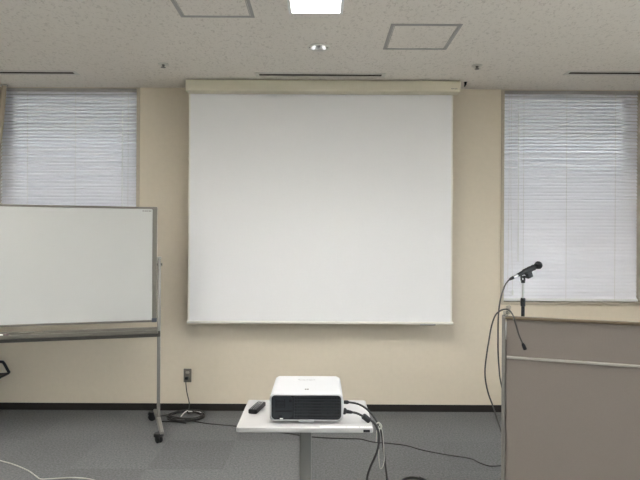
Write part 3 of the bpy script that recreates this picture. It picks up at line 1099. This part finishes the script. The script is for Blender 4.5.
for sx, sy in ((-0.12, -0.11), (0.12, -0.11), (0.0, 0.13)):
    m = MB(); m.cyl((sx, sy, 0.0), (sx, sy, 0.016), 0.014, 0.012, 16)
    m.build('rubber_foot', M['black'], root)
# lens ring on the far side
m = MB(); m.lathe([(0, 0), (0.042, 0), (0.042, 0.018), (0.034, 0.020), (0.032, 0.006), (0, 0.006)], (0.06, PDp / 2 - 0.004, z0 + 0.062), (0, 1, 0), 32)
m.build('lens', M['black'], root)


def text_mesh(txt, size, name, material, parent, loc, rot=(0, 0, 0)):
    cu = bpy.data.curves.new('tmp_text', 'FONT')
    cu.body = txt; cu.size = size; cu.align_x = 'CENTER'; cu.align_y = 'CENTER'; cu.extrude = 0.0003
    to = bpy.data.objects.new('tmp_text', cu)
    COL.objects.link(to)
    bpy.context.view_layer.update()
    dg = bpy.context.evaluated_depsgraph_get()
    me = bpy.data.meshes.new_from_object(to.evaluated_get(dg))
    bpy.data.objects.remove(to); bpy.data.curves.remove(cu)
    me.materials.clear(); me.materials.append(material)
    o = bpy.data.objects.new(name, me)
    COL.objects.link(o); o.parent = parent; o.location = loc; o.rotation_euler = rot
    return o


text_mesh('Canon', 0.032, 'maker_mark', M['mark_light'], root, (-0.004, 0.072, z0 + PHt + 0.0002))
m = MB()
for (x0, x1, y0_, y1_) in ((-0.009, -0.002, -0.098, -0.086), (0.0005, 0.009, -0.098, -0.086), (-0.009, 0.009, -0.102, -0.0995)):
    m.box(x0, x1, y0_, y1_, z0 + PHt - 0.0002, z0 + PHt + 0.0005)
m.build('top_mark', M['mark'], root, smooth=False)

# ------------------------------------------------------------------ remote control
rp_ = on_z(257.2, 407.6, TZ + 0.010)
root = empty('remote_control', (rp_.x, rp_.y, TZ), R(-13))
tag(root, 'black remote control lying on the white table left of the projector', 'remote control')
m = MB()
m.prism(rrect(-0.022, 0.022, -0.070, 0.070, 0.010, 4), 0.0005, 0.020, 0.004, mtx=Matrix(((1, 0, 0, 0), (0, 0, 1, 0), (0, 1, 0, 0), (0, 0, 0, 1))), seg=3)
bmesh.ops.recalc_face_normals(m.bm, faces=m.bm.faces)
m.build('remote_body', M['black'], root)
m = MB()
for j in range(6):
    for i in range(3):
        m.cyl((-0.011 + i * 0.011, -0.052 + j * 0.016, 0.0195), (-0.011 + i * 0.011, -0.052 + j * 0.016, 0.0213), 0.0035, n=10)
m.build('buttons', M['cap_grey'], root)
m = MB(); m.lathe([(0.007, 0), (0.013, 0), (0.012, 0.0015), (0.008, 0.0015), (0.007, 0)], (0, 0.048, 0.0196), (0, 0, 1), 20)
m.build('direction_ring', M['cap_grey'], root)

# ------------------------------------------------------------------ projector cables
d1 = 2.46
sig0 = at(345.5, 402, d1)
m = MB()
fl = lambda x, d: Vector((x, d - D, 0.0045))
cc = Vector((0.585, 3.25 - D, 0.0045))
m.tube([sig0, at(350, 402.4, d1), at(358, 404, d1), at(366, 408.5, d1), at(373, 416, d1), at(378, 424, d1), at(381.5, 433, d1), at(383.5, 448, d1 + 0.01), at(385, 462, d1 + 0.02), at(387, 480, d1 + 0.02),
        at(389, 510, d1 + 0.03), Vector((0.315, 2.50 - D, 0.03)), fl(0.34, 2.57), fl(0.40, 2.80), fl(0.50, 2.97)]
       + [Vector((cc.x + 0.085 * math.cos(a), cc.y + 0.10 * math.sin(a), 0.0045 + 0.0025 * k / 4)) for k in range(26) for a in [R(-120) + k * PI / 5]],
       0.0046, n=8)
vc = m.build('video_cable', M['rubber'], origin=fl(0.34, 2.57) - Vector((0, 0, 0.0045)))
tag(vc, 'black cable from the upper socket on the projector, tied with white strap', 'cable')
vo = Vector(vc.location)
m = MB(); m.lathe([(0, 0), (0.008, 0), (0.009, 0.016), (0.0055, 0.024), (0, 0.024)], at(343.8, 402, d1) - vo, (1, 0, -0.05), 12)
m.build('cable_plug', M['black'], vc)
m = MB()
S = lambda x, y, dd=0.0: at(x, y, d1 - 0.012 + dd) - vo
m.tube([S(379, 424), S(382, 430), S(383.2, 440), S(384, 452), S(384.2, 461), S(382.5, 467), S(380.2, 468.3), S(379, 460), S(378.7, 448), S(379.2, 436), S(379.8, 428)], 0.0017, n=6)
m.tube([S(379.5, 425), S(377, 430), S(376.4, 436), S(376.2, 442)], 0.0017, n=6)
m.tube([S(376.5, 423.5), S(379, 422.8), S(381.5, 426), S(380.5, 428.5), S(378, 428)], 0.0034, n=6)
m.build('white_strap', M['white_cable'], vc)

d2 = 2.42
m = MB()
ppt = [at(350, 412, d2), at(356, 413, d2), at(361, 415.2, d2), at(366, 418, d2), at(371.5, 420.8, d2), at(376, 425.6, d2), at(378.7, 433, d2), at(379, 441, d2), at(377.5, 450, d2), at(374, 459, d2),
       at(370, 468, d2 + 0.01), at(367, 480, d2 + 0.02), at(368, 505, d2 - 0.02), Vector((0.265, 2.33 - D, 0.08)), fl(0.30, 2.27), fl(0.38, 2.18), fl(0.55, 2.10), fl(0.9, 2.2), fl(0.95, 2.5)]
m.tube(ppt, 0.0052, n=8)
pc = m.build('power_lead', M['rubber'], origin=fl(0.21, 2.40) - Vector((0, 0, 0.0045)))
tag(pc, 'thick black lead with a ferrite lump from the lower projector socket', 'cable')
po = Vector(pc.location)
m = MB()
m.lathe([(0, 0), (0.0145, 0), (0.0145, 0.008), (0.009, 0.014), (0.0075, 0.034), (0.0055, 0.040), (0, 0.040)], at(343.6, 411, d2) - po, at(352, 412.3, d2) - at(343.6, 411, d2), 14)
m.build('cable_plug', M['black'], pc)
m = MB()
a_, b_ = at(362.8, 415.6, d2), at(369.8, 421.0, d2)
m.cyl(a_ - po, b_ - po, 0.0135, n=14, bevel=0.003)
m.build('ferrite_bead', M['black'], pc)

# ------------------------------------------------------------------ lectern desk
LDg = R(-18.5)
lp = at(505.2, 317, 2.90)
lorg = Vector((lp.x, lp.y, 0))
root = empty('lectern_desk', lorg, LDg)       # local x along the front, -y towards the room
tag(root, 'grey panelled lectern desk with a thin wooden top edge, at the right', 'lectern')
LH = lp.z + 0.004
LWd, LDp = 1.30, 0.50
m = MB()
m.box(0.007, LWd - 0.007, 0.004, 0.022, 0.872, LH - 0.016)
m.build('front_panel', M['panel'], root, smooth=False)
m = MB()
m.box(0.007, LWd - 0.007, 0.004, 0.022, 0.03, 0.858)
m.build('front_panel', M['panel'], root, smooth=False)
m = MB(); m.prism(rrect(-0.004, 0.014, 0.857, 0.871, 0.004, 3), 0.008, LWd - 0.008, mtx=Matrix(((0, 1, 0, 0), (1, 0, 0, 0), (0, 0, 1, 0), (0, 0, 0, 1))))
m.build('front_rail', M['alu'], root)
m = MB(); m.box(0.0, LWd, -0.006, 0.030, LH - 0.016, LH, 0.004)
m.build('wooden_top_edge', M['wood'], root, smooth=False)
for x0, x1 in ((-0.017, 0.002), (LWd - 0.002, LWd + 0.017)):
    m = MB(); m.box(x0, x1, -0.004, 0.034, 0.0, LH + 0.004, 0.004)
    m.build('corner_post', M['lectern_alu'], root, smooth=False)
    m = MB(); ins = 0.016 if x0 < 0 else -0.016
    m.box(x0 + 0.003 + ins, x1 - 0.003 + ins, 0.034, LDp - 0.03, 0.02, 0.955)
    m.build('side_panel', M['panel'], root, smooth=False)
    m = MB(); m.box(x0 + ins, x1 + ins, LDp - 0.03, LDp, 0.0, 0.955, 0.004)
    m.build('corner_post', M['lectern_alu'], root, smooth=False)
m = MB(); m.box(0.003, LWd - 0.003, 0.0235, LDp + 0.02, 0.955, 0.98, 0.003)
m.build('desk_top', M['table'], root, smooth=False)
m = MB(); m.box(0.003, LWd - 0.003, 0.03, LDp - 0.05, 0.45, 0.468)
m.build('shelf', M['panel'], root, smooth=False)

LM = Matrix.Translation(lorg) @ Matrix.Rotation(LDg, 4, 'Z')
# clear clip at the left top corner
m = MB()
m.box(-0.020, 0.006, -0.010, 0.006, 0.0, 0.022, 0.004)
m.box(-0.006, 0.016, 0.0, 0.008, 0.008, 0.050, 0.003)
m.lathe([(0.006, 0), (0.010, 0), (0.010, 0.008), (0.006, 0.008), (0.006, 0)], (0.010, 0.0, 0.046), (0, 1, 0), 16)
o = m.build('cable_holder', M['clear'])
o.location = LM @ Vector((0.010, 0.014, LH + 0.004)); o.rotation_euler = (0, 0, LDg)
tag(o, 'clear plastic cable holder on the left top corner of the lectern', 'holder')

# ------------------------------------------------------------------ microphone and stand
md = 3.06
sb = at(522.9, 314, md)
stz = 0.98
root = empty('microphone_stand', (sb.x, sb.y, stz))
tag(root, 'short chrome and black microphone stand on the lectern', 'microphone stand')
Z = lambda y: at(523, y, md).z - stz
m = MB(); m.lathe([(0, 0), (0.065, 0), (0.065, 0.008), (0.055, 0.014), (0.014, 0.018), (0.012, 0.03), (0, 0.03)], (0, 0, 0), (0, 0, 1), 32)
m.build('base', M['black_metal'], root)
m = MB(); m.lathe([(0, 0.015), (0.0095, 0.015), (0.0095, Z(306.5)), (0.0130, Z(306)), (0.0135, Z(299)), (0.011, Z(298)), (0, Z(298))], (0, 0, 0), (0, 0, 1), 18)
m.build('sleeve', M['black'], root)
m = MB(); m.cyl((0, 0, Z(299)), (0, 0, Z(281)), 0.0066, n=16)
m.build('tube', M['chrome'], root)
m = MB()
m.cyl((0, 0, Z(283)), (0, 0, Z(280)), 0.011, n=16, bevel=0.002)
m.build('collar', M['black'], root)
m = MB()
sw_ = (at(523, 277, md) - Vector(root.location))
m.box(sw_.x - 0.0125, sw_.x - 0.006, -0.008, 0.008, Z(281), Z(275.5), 0.003)
m.box(sw_.x + 0.004, sw_.x + 0.0115, -0.008, 0.008, Z(281), Z(275.5), 0.003)
m.cyl((sw_.x - 0.014, 0, Z(277)), (sw_.x + 0.016, 0, Z(277)), 0.0055, n=12)
m.build('swivel', M['black'], root)
tail = at(517.5, 275.3, md - 0.02)
head = at(541.2, 263.8, md + 0.045)
axis = (head - tail)
L_ = axis.length
axis.normalize()
# clip: a cradle under the mic barrel
m = MB()
c0 = tail + axis * (L_ * 0.27) - Vector(root.location)
c1 = tail + axis * (L_ * 0.55) - Vector(root.location)
m.lathe([(0.0125, 0), (0.0165, 0), (0.0175, (c1 - c0).length), (0.0135, (c1 - c0).length), (0.0125, 0)], c0, axis, 18)
dn = at(529.5, 279.5, md) - Vector(root.location)
mid_ = (c0 + c1) / 2
perp = Vector((0.32, 0, -0.95)).normalized()
q_ = axis.to_track_quat('X', 'Z').to_matrix().to_4x4()
m.box(-0.016, 0.022, -0.012, 0.012, -0.046, -0.010, 0.006, mtx=Matrix.Translation(mid_) @ q_)
m.tube([Vector((0, 0, Z(277.2))), Vector((0.012, 0, Z(277.0))), mid_ - (q_ @ Vector((0.0, 0, 0.026)))], 0.006, n=8)
m.build('mic_clip', M['black'], root)

mic = empty('microphone', tail)
tag(mic, 'black handheld microphone clipped to the stand on the lectern', 'microphone')
m = MB()
m.lathe([(0, 0.0), (0.0098, 0.0), (0.0102, 0.004), (0.0118, 0.03), (0.0165, L_ * 0.64), (0.0175, L_ * 0.66), (0.0175, L_ * 0.68), (0, L_ * 0.68)], (0, 0, 0), axis, 24)
m.build('barrel', M['black'], mic)
m = MB()
r = 0.0225
prof = [(0.0175, 0)]
for k in range(13):
    a = R(-50 + 140 * k / 12)
    prof.append((r * math.cos(a), r * 0.78 + r * math.sin(a)))
prof[-1] = (0, prof[-1][1])
m.lathe(prof, axis * (L_ - (r * 0.78 + r)), axis, 24)
m.build('grille_head', M['black_metal'], mic)
m = MB(); m.lathe([(0.0222, -0.004), (0.0232, -0.003), (0.0232, 0.003), (0.0222, 0.004)], axis * (L_ - r * 0.98), axis, 24)
m.build('grille_band', M['black'], mic)
m = MB(); m.box(-0.004, 0.004, -0.0025, 0.0025, 0, 0.004, 0.001, mtx=Matrix.Translation(axis * (L_ * 0.5)) @ q_ @ Matrix.Translation((0, 0, 0.0148)))
m.build('switch', M['cap_grey'], mic, smooth=False)

# cable of the microphone: silver plug, then down beside the lectern
tl = tail
pe = at(509.8, 279.3, md - 0.035)
dirp = (pe - tl)
m = MB()
hang = 2.93
m.tube([pe, at(507.6, 281.5, md - 0.04), at(504.5, 286.5, 3.0), at(501.3, 296, 2.96), at(499.2, 307, hang), at(498.3, 318, hang), at(498, 335, hang), at(498.1, 352, 3.02), at(498.9, 366, 3.18), at(500, 378, 3.38), at(503, 392, 3.48), at(509, 415, 3.52), on_z(520, 466, 0.005), on_z(535, 464, 0.005)], 0.0042, n=8)
mc = m.build('microphone_cable', M['cable_grey'], origin=at(498, 335, hang))
tag(mc, 'dark cable plugged into the microphone, hanging beside the left side of the lectern', 'cable')
mo = Vector(mc.location)
m = MB(); m.lathe([(0, 0), (0.0088, 0), (0.0092, dirp.length * 0.55), (0, dirp.length * 0.55)], tl - mo, dirp, 16)
m.build('silver_plug', M['chrome'], mc)
m = MB(); m.lathe([(0, 0), (0.0090, 0), (0.0085, dirp.length * 0.25), (0.005, dirp.length * 0.55), (0, dirp.length * 0.55)], tl + dirp * 0.52 - mo, dirp, 16)
m.build('plug_boot', M['black'], mc)

# second cable: loops over the holder, its plug hangs in front of the panel
m = MB()
fd = 2.865
m.tube([on_z(530, 452, 0.005), on_z(515, 451, 0.006), at(505, 443, 3.62), at(500.5, 429, 3.46), at(496.5, 417, 3.28), at(492.5, 405, 3.13), at(488.5, 394, 3.02), at(485.8, 382, 2.96), at(485, 370, hang), at(486.6, 355, hang), at(488.8, 341, hang), at(491.3, 327, hang),
        at(495, 316, hang - 0.01), at(499.5, 311.2, hang - 0.02), at(505, 309.3, 2.885), at(509.5, 310.6, 2.870), at(513.2, 316, fd), at(516, 325, fd), at(518.8, 334.5, fd), at(522, 342, fd), at(523.6, 345, fd)], 0.0042, n=8)
sc_ = m.build('spare_cable', M['cable_grey'], origin=at(499, 312, hang))
tag(sc_, 'dark cable looped over the holder, its loose black plug hanging on the lectern front', 'cable')
so = Vector(sc_.location)
m = MB()
e0, e1 = at(522.5, 343, fd), at(525.2, 349.6, fd)
m.lathe([(0, 0), (0.0055, 0), (0.0095, 0.012), (0.0100, (e1 - e0).length - 0.003), (0.0085, (e1 - e0).length), (0, (e1 - e0).length)], e0 - so, e1 - e0, 14)
m.build('plug_end', M['black'], sc_)

# ------------------------------------------------------------------ daylight, camera, view
w = bpy.data.worlds.new('World')
sc.world = w
w.use_nodes = True
nt = w.node_tree
bg = nt.nodes['Background']
tc = nt.nodes.new('ShaderNodeTexCoord')
sep = nt.nodes.new('ShaderNodeSeparateXYZ')
nt.links.new(tc.outputs['Generated'], sep.inputs[0])
rp = nt.nodes.new('ShaderNodeValToRGB')     # overcast sky over a grey-green ground
rp.color_ramp.elements[0].position = 0.42; rp.color_ramp.elements[0].color = (0.42, 0.42, 0.40, 1)
rp.color_ramp.elements[1].position = 0.56; rp.color_ramp.elements[1].color = (0.86, 0.92, 1.0, 1)
mr = nt.nodes.new('ShaderNodeMapRange'); mr.inputs['From Min'].default_value = -1; mr.inputs['From Max'].default_value = 1
nt.links.new(sep.outputs['Z'], mr.inputs['Value'])
nt.links.new(mr.outputs['Result'], rp.inputs['Fac'])
nt.links.new(rp.outputs['Color'], bg.inputs['Color'])
bg.inputs['Strength'].default_value = 3.6

cam = bpy.data.cameras.new('Camera')
co = bpy.data.objects.new('Camera', cam)
COL.objects.link(co)
cam.sensor_width = 36.0
cam.sensor_fit = 'HORIZONTAL'
cam.lens = 36.0 * F / 640.0
cam.clip_start = 0.05
co.location = (0, -D, EYE)
co.rotation_euler = (R(90), -ROLL, 0)
sc.camera = co

vs = sc.view_settings
sc.display_settings.display_device = 'sRGB'
vs.view_transform = 'Standard'
vs.look = 'None'
vs.gamma = 1.0
vs.use_curve_mapping = False
vs.exposure = 1.85
